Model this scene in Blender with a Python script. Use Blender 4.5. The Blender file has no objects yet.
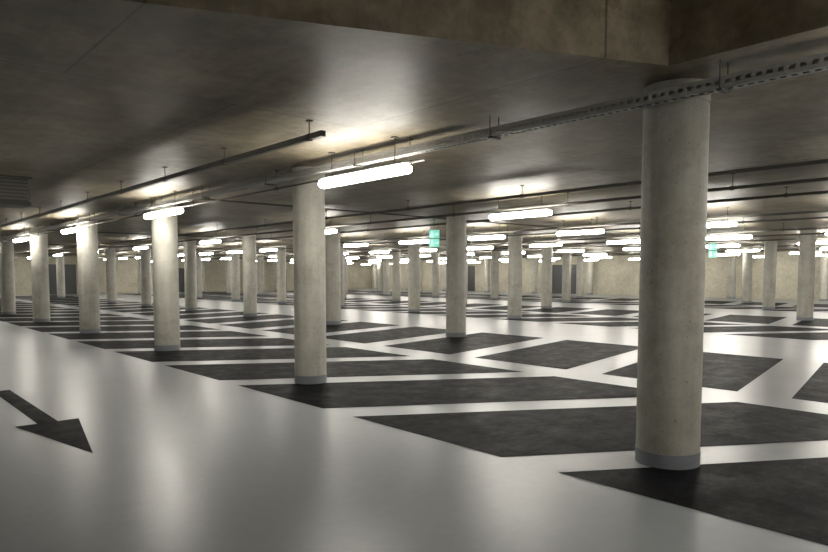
import bpy, bmesh, math, random
from mathutils import Vector
random.seed(7)
S=bpy.context.scene
# world axes: X = across the parking rows, Y = along the aisle
H=3.15; HR=3.95
LZ=2.79
XMIN,XMAX,YMIN,YMAX=-11.0,47.0,-14.0,60.0

# ---------------- materials ----------------
def mat(name):
    m=bpy.data.materials.new(name); m.use_nodes=True
    nt=m.node_tree; b=nt.nodes['Principled BSDF']
    return m,nt,b
def N(nt,t,**k):
    n=nt.nodes.new(t)
    for a,v in k.items(): setattr(n,a,v)
    return n
def noise(nt,scale,detail=6,rough=.6,vec=None):
    n=N(nt,'ShaderNodeTexNoise'); n.inputs['Scale'].default_value=scale
    n.inputs['Detail'].default_value=detail; n.inputs['Roughness'].default_value=rough
    if vec: nt.links.new(vec,n.inputs['Vector'])
    return n
def ramp(nt,fac,stops):
    r=N(nt,'ShaderNodeValToRGB'); e=r.color_ramp.elements
    while len(e)<len(stops): e.new(.5)
    for i,(p,c) in enumerate(stops):
        e[i].position=p; e[i].color=(c if len(c)==4 else (*c,1))
    nt.links.new(fac,r.inputs['Fac']); return r
def mixc(nt,mode,fac,a,b):
    m=N(nt,'ShaderNodeMix',data_type='RGBA',blend_type=mode)
    if isinstance(fac,float): m.inputs[0].default_value=fac
    else: nt.links.new(fac,m.inputs[0])
    for s,v in ((6,a),(7,b)):
        if isinstance(v,tuple): m.inputs[s].default_value=(*v,1)
        else: nt.links.new(v,m.inputs[s])
    return m.outputs[2]
def bump(nt,b,h,st,dist=.01):
    bp=N(nt,'ShaderNodeBump'); bp.inputs['Strength'].default_value=st; bp.inputs['Distance'].default_value=dist
    nt.links.new(h,bp.inputs['Height']); nt.links.new(bp.outputs[0],b.inputs['Normal'])
def pos(nt):
    return N(nt,'ShaderNodeNewGeometry').outputs['Position']
def g(v): return (v,v,v)

def m_floor():
    m,nt,b=mat('grey_epoxy_floor'); p=pos(nt)
    n1=noise(nt,.35,3,.5,p); n2=noise(nt,9,6,.6,p)
    c=ramp(nt,n1.outputs[0],[(.25,(.235,.252,.268)),(.75,(.27,.288,.305))]).outputs[0]
    c2=ramp(nt,n2.outputs[0],[(.35,g(.94)),(.65,g(1.0))]).outputs[0]
    nt.links.new(mixc(nt,'MULTIPLY',1.0,c,c2),b.inputs['Base Color'])
    n3=noise(nt,.9,4,.5,p)
    r=ramp(nt,n3.outputs[0],[(.25,g(.29)),(.75,g(.33))]).outputs[0]
    nt.links.new(r,b.inputs['Roughness'])
    b.inputs['Specular IOR Level'].default_value=.33
    bump(nt,b,noise(nt,60,3,.5,p).outputs[0],.12,.003)
    return m
def m_dark():
    m,nt,b=mat('dark_bay_paint'); p=pos(nt)
    n1=noise(nt,.8,6,.65,p); n2=noise(nt,14,6,.6,p)
    c=ramp(nt,n1.outputs[0],[(.3,(.006,.006,.008)),(.72,(.016,.016,.018))]).outputs[0]
    c2=ramp(nt,n2.outputs[0],[(.35,g(.5)),(.65,g(1.0))]).outputs[0]
    nt.links.new(mixc(nt,'MULTIPLY',1.0,c,c2),b.inputs['Base Color'])
    r=ramp(nt,noise(nt,3.0,8,.75,p).outputs[0],[(.3,g(.40)),(.7,g(.66))]).outputs[0]
    nt.links.new(r,b.inputs['Roughness'])
    b.inputs['Specular IOR Level'].default_value=.02
    bump(nt,b,noise(nt,90,3,.5,p).outputs[0],.35,.004)
    return m
def m_conc(name,lo,hi,rough=.6,seams=False,stain=.6,col=False):
    m,nt,b=mat(name)
    p=pos(nt)
    if col:
        oi=N(nt,'ShaderNodeObjectInfo')
    n1=noise(nt,.9,8,.65,p); n2=noise(nt,5.5,8,.7,p)
    c=ramp(nt,n1.outputs[0],[(.32,lo),(.68,hi)]).outputs[0]
    c2=ramp(nt,n2.outputs[0],[(.3,g(stain)),(.62,g(1.0))]).outputs[0]
    c=mixc(nt,'MULTIPLY',1.0,c,c2)
    if col:
        mp=N(nt,'ShaderNodeMapping'); mp.inputs['Scale'].default_value=(9,9,.7)
        nt.links.new(p,mp.inputs['Vector'])
        n3=noise(nt,1.0,5,.6,mp.outputs[0])
        c=mixc(nt,'MULTIPLY',1.0,c,ramp(nt,n3.outputs[0],[(.3,g(.84)),(.6,g(1.0))]).outputs[0])
        n5=noise(nt,2.2,10,.75,p)
        c=mixc(nt,'MULTIPLY',1.0,c,ramp(nt,n5.outputs[0],[(.36,(.82,.80,.77)),(.5,g(1.0))]).outputs[0])
        n6=noise(nt,38,3,.5,p)
        c=mixc(nt,'MULTIPLY',1.0,c,ramp(nt,n6.outputs[0],[(.28,g(.55)),(.36,g(1.0))]).outputs[0])
        c=mixc(nt,'MULTIPLY',1.0,c,ramp(nt,oi.outputs['Random'],[(0,g(.78)),(1,g(1.0))]).outputs[0])
    h=n2.outputs[0]
    if seams:
        br=N(nt,'ShaderNodeTexBrick'); br.offset=0.5
        br.inputs['Scale'].default_value=1; br.inputs['Mortar Size'].default_value=.010
        br.inputs['Brick Width'].default_value=2.8; br.inputs['Row Height'].default_value=5.59
        br.inputs['Color1'].default_value=(1,1,1,1); br.inputs['Color2'].default_value=(.80,.80,.80,1)
        br.inputs['Mortar'].default_value=(.38,.38,.38,1)
        nt.links.new(p,br.inputs['Vector'])
        c=mixc(nt,'MULTIPLY',.9,c,br.outputs[0])
        n4=noise(nt,.45,9,.75,p)
        c=mixc(nt,'MULTIPLY',1.0,c,ramp(nt,n4.outputs[0],[(.38,(.60,.56,.50)),(.54,g(1.0))]).outputs[0])
        n7=noise(nt,1.7,9,.75,p)
        c=mixc(nt,'MULTIPLY',1.0,c,ramp(nt,n7.outputs[0],[(.30,(.48,.40,.32)),(.42,g(1.0))]).outputs[0])
        mp=N(nt,'ShaderNodeMapping'); mp.inputs['Scale'].default_value=(7,.5,3)
        nt.links.new(p,mp.inputs['Vector'])
        n8=noise(nt,1.0,6,.65,mp.outputs[0])
        c=mixc(nt,'MULTIPLY',1.0,c,ramp(nt,n8.outputs[0],[(.32,g(.78)),(.58,g(1.0))]).outputs[0])
    nt.links.new(c,b.inputs['Base Color'])
    r=ramp(nt,n1.outputs[0],[(.3,g(rough-.07)),(.7,g(rough+.07))]).outputs[0]
    nt.links.new(r,b.inputs['Roughness'])
    bump(nt,b,h,.35,.014)
    return m
def m_plain(name,c,rough=.5,metal=0.0,var=.15):
    m,nt,b=mat(name); p=pos(nt)
    cc=ramp(nt,noise(nt,6,4,.6,p).outputs[0],[(.3,tuple(x*(1-var) for x in c)),(.7,c)]).outputs[0]
    nt.links.new(cc,b.inputs['Base Color'])
    b.inputs['Roughness'].default_value=rough; b.inputs['Metallic'].default_value=metal
    return m
def m_emit(name,c,s):
    m,nt,b=mat(name)
    b.inputs['Base Color'].default_value=(.8,.8,.8,1)
    b.inputs['Emission Color'].default_value=(*c,1); b.inputs['Emission Strength'].default_value=s
    return m
FLOOR=m_floor(); DARK=m_dark()
CEIL=m_conc('board_marked_concrete_ceiling',(.22,.185,.127),(.345,.295,.21),.52,True,.62)
COL=m_conc('concrete_column_surface',(.42,.41,.36),(.54,.53,.47),.6,False,.82,True)
WALL=m_conc('concrete_wall_surface',(.42,.39,.31),(.56,.53,.43),.7,False,.75)
SKIRT=m_plain('grey_skirting_paint',(.20,.22,.245),.45)
STEEL=m_plain('galvanised_steel',(.40,.40,.39),.45,.25)
DSTEEL=m_plain('dull_dark_steel',(.10,.095,.085),.5,.5)
HOUS=m_plain('white_luminaire_housing',(.6,.6,.57),.5)
LAMP=m_emit('fluorescent_diffuser',(1.0,.955,.86),62)
GREEN=m_emit('exit_sign_green',(.0,.50,.34),1.1)
WHITE=m_emit('exit_sign_white',(.8,1,.95),1.3)
RED=m_plain('red_paint',(.45,.03,.02),.4)
DOORM=m_plain('grey_door_paint',(.05,.052,.055),.4)

# ---------------- mesh helpers ----------------
def new_obj(name,bm,mats,parent=None,smooth=False,loc=None):
    me=bpy.data.meshes.new(name); bm.normal_update(); bm.to_mesh(me); bm.free()
    for m in mats: me.materials.append(m)
    if smooth:
        for p in me.polygons: p.use_smooth=True
    o=bpy.data.objects.new(name,me); S.collection.objects.link(o)
    if parent: o.parent=parent
    if loc: o.location=loc
    return o
def box(bm,x0,x1,y0,y1,z0,z1,mi=0):
    v=[bm.verts.new(c) for c in ((x0,y0,z0),(x1,y0,z0),(x1,y1,z0),(x0,y1,z0),(x0,y0,z1),(x1,y0,z1),(x1,y1,z1),(x0,y1,z1))]
    for f in ((3,2,1,0),(4,5,6,7),(0,1,5,4),(1,2,6,5),(2,3,7,6),(3,0,4,7)):
        bm.faces.new([v[i] for i in f]).material_index=mi
def tube(bm,p0,p1,r,seg=8,mi=0):
    p0=Vector(p0);p1=Vector(p1);d=(p1-p0).normalized()
    a=d.orthogonal().normalized(); b=d.cross(a)
    A=[];B=[]
    for i in range(seg):
        t=2*math.pi*i/seg; o=a*math.cos(t)*r+b*math.sin(t)*r
        A.append(bm.verts.new(p0+o));B.append(bm.verts.new(p1+o))
    for i in range(seg):
        j=(i+1)%seg
        bm.faces.new((A[i],A[j],B[j],B[i])).material_index=mi
    bm.faces.new(A[::-1]).material_index=mi; bm.faces.new(B).material_index=mi
def poly(bm,pts,z,mi=0):
    f=bm.faces.new([bm.verts.new((x,y,z)) for x,y in pts]); f.material_index=mi; return f

# ---------------- shell ----------------
bm=bmesh.new(); box(bm,XMIN-.3,XMAX+.3,YMIN-.3,YMAX+.3,-.3,0); new_obj('floor',bm,[FLOOR])
bm=bmesh.new(); box(bm,XMIN-.3,XMIN,YMIN-.3,YMAX+.3,0,4.2); new_obj('wall_west',bm,[WALL])
bm=bmesh.new(); box(bm,XMAX,XMAX+.3,YMIN-.3,YMAX+.3,0,4.2); new_obj('wall_east',bm,[WALL])
bm=bmesh.new(); box(bm,XMIN,XMAX,YMIN-.3,YMIN,0,4.2); new_obj('wall_south',bm,[WALL])
bm=bmesh.new(); box(bm,XMIN,XMAX,YMAX,YMAX+.3,0,4.2); new_obj('wall_north',bm,[WALL])
RX0,RX1,RY0=-.2,4.7,-6.0
e1=2.42; e0=e1+(RX1-RX0)*.44
bm=bmesh.new()
T=4.3
def prism(pts,z0,z1):
    lo=[bm.verts.new((x,y,z0)) for x,y in pts]; hi=[bm.verts.new((x,y,z1)) for x,y in pts]
    bm.faces.new(lo[::-1]); bm.faces.new(hi)
    n=len(pts)
    for i in range(n):
        j=(i+1)%n; bm.faces.new((lo[i],lo[j],hi[j],hi[i]))
prism([(XMIN,YMIN),(RX0,YMIN),(RX0,YMAX),(XMIN,YMAX)],H,T)
prism([(RX1,YMIN),(XMAX,YMIN),(XMAX,YMAX),(RX1,YMAX)],H,T)
prism([(RX0,e0),(RX1,e1),(RX1,YMAX),(RX0,YMAX)],H,T)
prism([(RX0,YMIN),(RX1,YMIN),(RX1,RY0),(RX0,RY0)],H,T)
prism([(RX0,RY0),(RX1,RY0),(RX1,e1),(RX0,e0)],HR,T)
new_obj('ceiling',bm,[CEIL])

# ---------------- parking bays ----------------
bm=bmesh.new()
PIT=2.795
for mod in (-1,0,1,2):
    ox=13.54*mod; oy=7.22*mod
    for k in range(-30,30):
        x0,x1=4.32+ox,8.45+ox; t=3.08+PIT*k+oy; w=2.2; s=-.616*(x1-x0)
        if YMIN+1.5<t-w+s and t<YMAX-1 and x0>XMIN:
            poly(bm,[(x0,t-w),(x1,t-w+s),(x1,t+s),(x0,t)],.003)
        x0,x1=9.2+ox,13.45+ox; t=5.75+PIT*k+oy; w=2.12; s=.2*(x1-x0)
        if YMIN+1<t-w and t+s<YMAX-1 and x1<XMAX:
            poly(bm,[(x0,t-w),(x1,t-w+s),(x1,t+s),(x0,t)],.003)
new_obj('parking_bay_markings',bm,[DARK])
def arrow(y0,x,l):
    bm=bmesh.new()
    poly(bm,[(x-.31,y0+1.65),(x,y0),(x+.31,y0+1.65)],.003)
    poly(bm,[(x-.10,y0+1.65),(x+.10,y0+1.65),(x+.10,y0+1.65+l),(x-.10,y0+1.65+l)],.003)
    new_obj('floor_direction_arrow',bm,[DARK])
arrow(6.2,1.68,2.6); arrow(28,1.68,2.6)

# ---------------- columns ----------------
def column_mesh(r):
    bm=bmesh.new(); seg=64
    prof=[(r+.004,0),(r+.004,.12),(r,.121),(r,.15),(r,1.2),(r,2.2),(r,H-.2),(r,H-.171),(r-.006,H-.17),(r-.006,H-.155),(r+.004,H-.154),(r+.004,H)]
    rings=[]
    for rr,z in prof:
        rings.append([bm.verts.new((rr*math.cos(2*math.pi*i/seg),rr*math.sin(2*math.pi*i/seg),z)) for i in range(seg)])
    for q in range(len(rings)-1):
        for i in range(seg):
            j=(i+1)%seg
            f=bm.faces.new((rings[q][i],rings[q][j],rings[q+1][j],rings[q+1][i]))
            f.material_index=1 if q<2 else 0; f.smooth=True
    for q in (1,2,7,8,9,10):
        for i in range(seg):
            e=bm.edges.get((rings[q][i],rings[q][(i+1)%seg]))
            if e: e.smooth=False
    bm.faces.new(rings[0][::-1]); bm.faces.new(rings[-1])
    me=bpy.data.meshes.new('concrete_column'); bm.normal_update(); bm.to_mesh(me); bm.free()
    me.materials.append(COL); me.materials.append(SKIRT)
    return me
CM=column_mesh(.258); CM2=column_mesh(.235)
for n in range(-2,7):
    for m in range(-12,16):
        x=5.29+6.77*n; y=2.65+3.61*n+5.59*m
        if x<XMIN+.6 or x>XMAX-.8 or y<YMIN+.6 or y>YMAX-.8: continue
        if n==-1 and -9<y<6.3: continue
        o=bpy.data.objects.new('concrete_column',CM2 if (n,m)==(0,1) else CM)
        o.location=(x,y,0); o.rotation_euler[2]=random.random()*6; S.collection.objects.link(o)

# ---------------- luminaires ----------------
def fixture_mesh(L,top=H):
    bm=bmesh.new()
    prof=[(-.065,.02),(-.075,-.02),(-.066,-.047),(-.04,-.066),(0,-.073),(.04,-.066),(.066,-.047),(.075,-.02),(.065,.02)]
    rings=[]
    for yy,sc in ((-L/2,.55),(-L/2+.02,.85),(-L/2+.05,1),(L/2-.05,1),(L/2-.02,.85),(L/2,.55)):
        rings.append([bm.verts.new((x*sc,yy,(z+.03)*sc-.03)) for x,z in prof])
    for q in range(5):
        for i in range(len(prof)):
            j=(i+1)%len(prof); f=bm.faces.new((rings[q][i],rings[q][j],rings[q+1][j],rings[q+1][i])); f.material_index=0
    bm.faces.new(rings[0][::-1]).material_index=0; bm.faces.new(rings[-1]).material_index=0
    box(bm,-.035,.035,-L/2+.03,L/2-.03,.021,.05,1)
    for s in (-1,1):
        box(bm,-.08,.08,s*L*.3-.008,s*L*.3+.008,.0,.024,1)
        tube(bm,(0,s*L*.36,.05),(0,s*L*.36,top-LZ),.006,6,2)
        box(bm,-.03,.03,s*L*.36-.03,s*L*.36+.03,top-LZ-.012,top-LZ,2)
    me=bpy.data.meshes.new('fluorescent_light_fixture'); bm.normal_update(); bm.to_mesh(me); bm.free()
    for m_ in (LAMP,HOUS,DSTEEL): me.materials.append(m_)
    return me
FM=fixture_mesh(1.72); FM2=fixture_mesh(1.5)
def fixture(x,y,me=FM):
    o=bpy.data.objects.new('fluorescent_light_fixture',me); o.location=(x,y,LZ); S.collection.objects.link(o)
for k in range(-3,9): fixture(4.79,6.3+6.3*k)
rows=[(10.1,8.2,7.0),(15.5,10.45,3.45),(21.1,12.3,3.5),(27,11.5,3.6),(33,13,4.1),(38.6,12,4.1),(44.3,12.5,4.1)]
for x,y0,st in rows:
    for k in range(-8,15):
        y=y0+st*k
        if YMIN+2<y<YMAX-2: fixture(x,y,FM2)
for y in (-9,-2,10,21,33,45): fixture(-.75,y)

# ---------------- cable trays, rails ----------------
def tray(x,z,y0,y1,ydet,w=.10,h=.085):
    bm=bmesh.new(); t=.003
    for xs in (x-w/2,x+w/2):
        box(bm,xs-t,xs+t,y0,ydet,z,z+h*.3); box(bm,xs-t,xs+t,y0,ydet,z+h*.65,z+h)
        y=y0
        while y<ydet:
            box(bm,xs-t*.9,xs+t*.9,y,y+.03,z+h*.3,z+h*.65); y+=.07
    box(bm,x-w/2,x-w*.2,y0,ydet,z-t,z); box(bm,x+w*.2,x+w/2,y0,ydet,z-t,z)
    y=y0
    while y<ydet:
        box(bm,x-w*.2,x+w*.2,y,y+.03,z-t,z); y+=.07
    if y1>ydet:
        for xs in (x-w/2,x+w/2): box(bm,xs-t,xs+t,ydet,y1,z,z+h)
        box(bm,x-w/2,x+w/2,ydet,y1,z-t,z)
    for dx in (-.025,0,.025): tube(bm,(x+dx,y0,z+.014),(x+dx,y1,z+.014),.011,6,1)
    y=y0+.9
    while y<y1:
        box(bm,x-w/2-.02,x+w/2+.02,y-.02,y+.02,z-.02,z-t,1)
        for xs in (-1,1): tube(bm,(x+xs*(w/2+.015),y,z-.02),(x+xs*(w/2+.015),y,H),.005,6,1)
        y+=2.2
    new_obj('cable_tray',bm,[STEEL,DSTEEL])
tray(4.90,2.95,-12,58,16)
def rail(name,x,z,y0,y1,r=.022,step=2.6,sq=False):
    bm=bmesh.new()
    if sq: box(bm,x-r,x+r,y0,y1,z-r,z+r)
    else: tube(bm,(x,y0,z),(x,y1,z),r,8)
    y=y0+.25
    while y<y1:
        tube(bm,(x,y,z),(x,y,H),.006,6)
        tube(bm,(x,y-.03,z),(x,y+.03,z),r+.012,10)
        box(bm,x-.025,x+.025,y-.025,y+.025,H-.015,H)
        y+=step
    new_obj(name,bm,[DSTEEL])
rail('lighting_track',3.64,2.98,5.4,58,.028,1.9,sq=True)
rail('conduit_pipe',4.99,2.88,5.4,58,.013,3)
for x,z in ((9.0,2.97),(10.35,2.93),(12.6,3.0),(15.75,2.95),(18.4,3.02),(21.35,2.95),(24.6,2.98),(27.25,2.95),(33.3,2.95),(38.35,2.95)):
    rail('conduit_pipe',x,z,-8,58,.026,3)
def crail(y,z,x0,x1,r=.018):
    bm=bmesh.new(); tube(bm,(x0,y,z),(x1,y,z),r,8)
    x=x0+.5
    while x<x1:
        tube(bm,(x,y,z),(x,y,H),.006,6); x+=3.1
    new_obj('cross_conduit_pipe',bm,[DSTEEL])
for y in (12.3,24.2,35.4): crail(y,3.08,5.0,46)

# ---------------- exit signs ----------------
def exit_sign(x,y,z):
    e=bpy.data.objects.new('emergency_exit_sign',None); e.location=(x,y,z); e.rotation_euler[2]=math.radians(-42); S.collection.objects.link(e)
    bm=bmesh.new(); w,h=.15,.115
    for zc in (0,-.27):
        box(bm,-w-.01,w+.01,-.02,.02,zc-h-.01,zc+h+.01,2)
        box(bm,-w,w,-.026,-.0205,zc-h,zc+h,0)
        tube(bm,(-.07,-.03,zc+.07),(-.07,-.027,zc+.07),.018,10,1)
        box(bm,-.09,-.05,-.03,-.027,zc-.03,zc+.045,1)
        box(bm,-.115,-.08,-.03,-.027,zc-.09,zc-.03,1)
        box(bm,-.06,-.03,-.03,-.027,zc-.08,zc-.03,1)
        box(bm,.02,.09,-.03,-.027,zc-.01,zc+.01,1)
        f=bm.faces.new([bm.verts.new(c) for c in ((.08,-.03,zc-.04),(.13,-.03,zc),(.08,-.03,zc+.04))]); f.material_index=1
    new_obj('sign_panel',bm,[GREEN,WHITE,HOUS],e)
    bm=bmesh.new()
    for s in (-.12,.12): tube(bm,(s,0,h),(s,0,H-z),.006,6)
    new_obj('hanger_rods',bm,[DSTEEL],e)
exit_sign(13.7,14.4,2.84); exit_sign(24.0,10.5,2.62)

# ---------------- ceiling vent box on the left ----------------
bm=bmesh.new()
box(bm,-.27,.27,-.27,.27,.06,.42,0); box(bm,-.30,.30,-.30,.30,.0,.06,0)
for i in range(6):
    z=.085+i*.055
    box(bm,-.28,.28,-.29,-.27,z,z+.03,1); box(bm,-.28,.28,.27,.29,z,z+.03,1)
    box(bm,-.29,-.27,-.28,.28,z,z+.03,1); box(bm,.27,.29,-.28,.28,z,z+.03,1)
box(bm,-.32,.32,-.32,.32,.42,.45,0)
VENT=m_plain('vent_louvre_steel',(.16,.155,.14),.5,.3)
new_obj('ceiling_vent_box',bm,[DSTEEL,VENT],loc=(2.12,12.15,H-.45))

# ---------------- far wall details ----------------
def door(name,x,y,axis,m,w=.55,h=2.15):
    bm=bmesh.new()
    if axis=='x':
        x-=.003
        box(bm,x-.05,x,y-w,y+w,0,h,0); box(bm,x-.08,x,y-w-.08,y-w,0,h+.08,1); box(bm,x-.08,x,y+w,y+w+.08,0,h+.08,1); box(bm,x-.08,x,y-w,y+w,h,h+.08,1)
        box(bm,x-.09,x-.05,y+w-.18,y+w-.06,1.0,1.05,1)
        box(bm,x-.055,x-.05,y-.15,y+.15,1.4,1.9,1)
    else:
        y-=.003
        box(bm,x-w,x+w,y-.05,y,0,h,0); box(bm,x-w-.08,x-w,y-.08,y,0,h+.08,1); box(bm,x+w,x+w+.08,y-.08,y,0,h+.08,1); box(bm,x-w,x+w,y-.08,y,h,h+.08,1)
        box(bm,x+w-.18,x+w-.06,y-.09,y-.05,1.0,1.05,1)
        box(bm,x-.15,x+.15,y-.055,y-.05,1.4,1.9,1)
    new_obj(name,bm,[m,DSTEEL])
door('door_1',XMAX,24.5,'x',RED,.8); door('door_2',XMAX,12,'x',DOORM,.9); door('door_3',24,YMAX,'y',DOORM,.9); door('door_4',35,YMAX,'y',RED)
door('door_5',XMAX,33,'x',DOORM,1.3,2.4); door('door_6',XMAX,45,'x',DOORM,1.3,2.4); door('door_7',14,YMAX,'y',DOORM,1.3,2.4)

# ---------------- camera ----------------
cd=bpy.data.cameras.new('camera'); cam=bpy.data.objects.new('camera',cd); S.collection.objects.link(cam)
cam.location=(0,0,1.6)
cam.rotation_euler=(math.radians(90-3.7),0,math.radians(-41.8))
cd.sensor_width=36; cd.lens=36*650/828; cd.shift_y=41/828
cd.clip_end=300
S.camera=cam
w=bpy.data.worlds.new('world'); S.world=w; w.use_nodes=True
w.node_tree.nodes['Background'].inputs[0].default_value=(.02,.02,.02,1)
S.view_settings.view_transform='Standard'
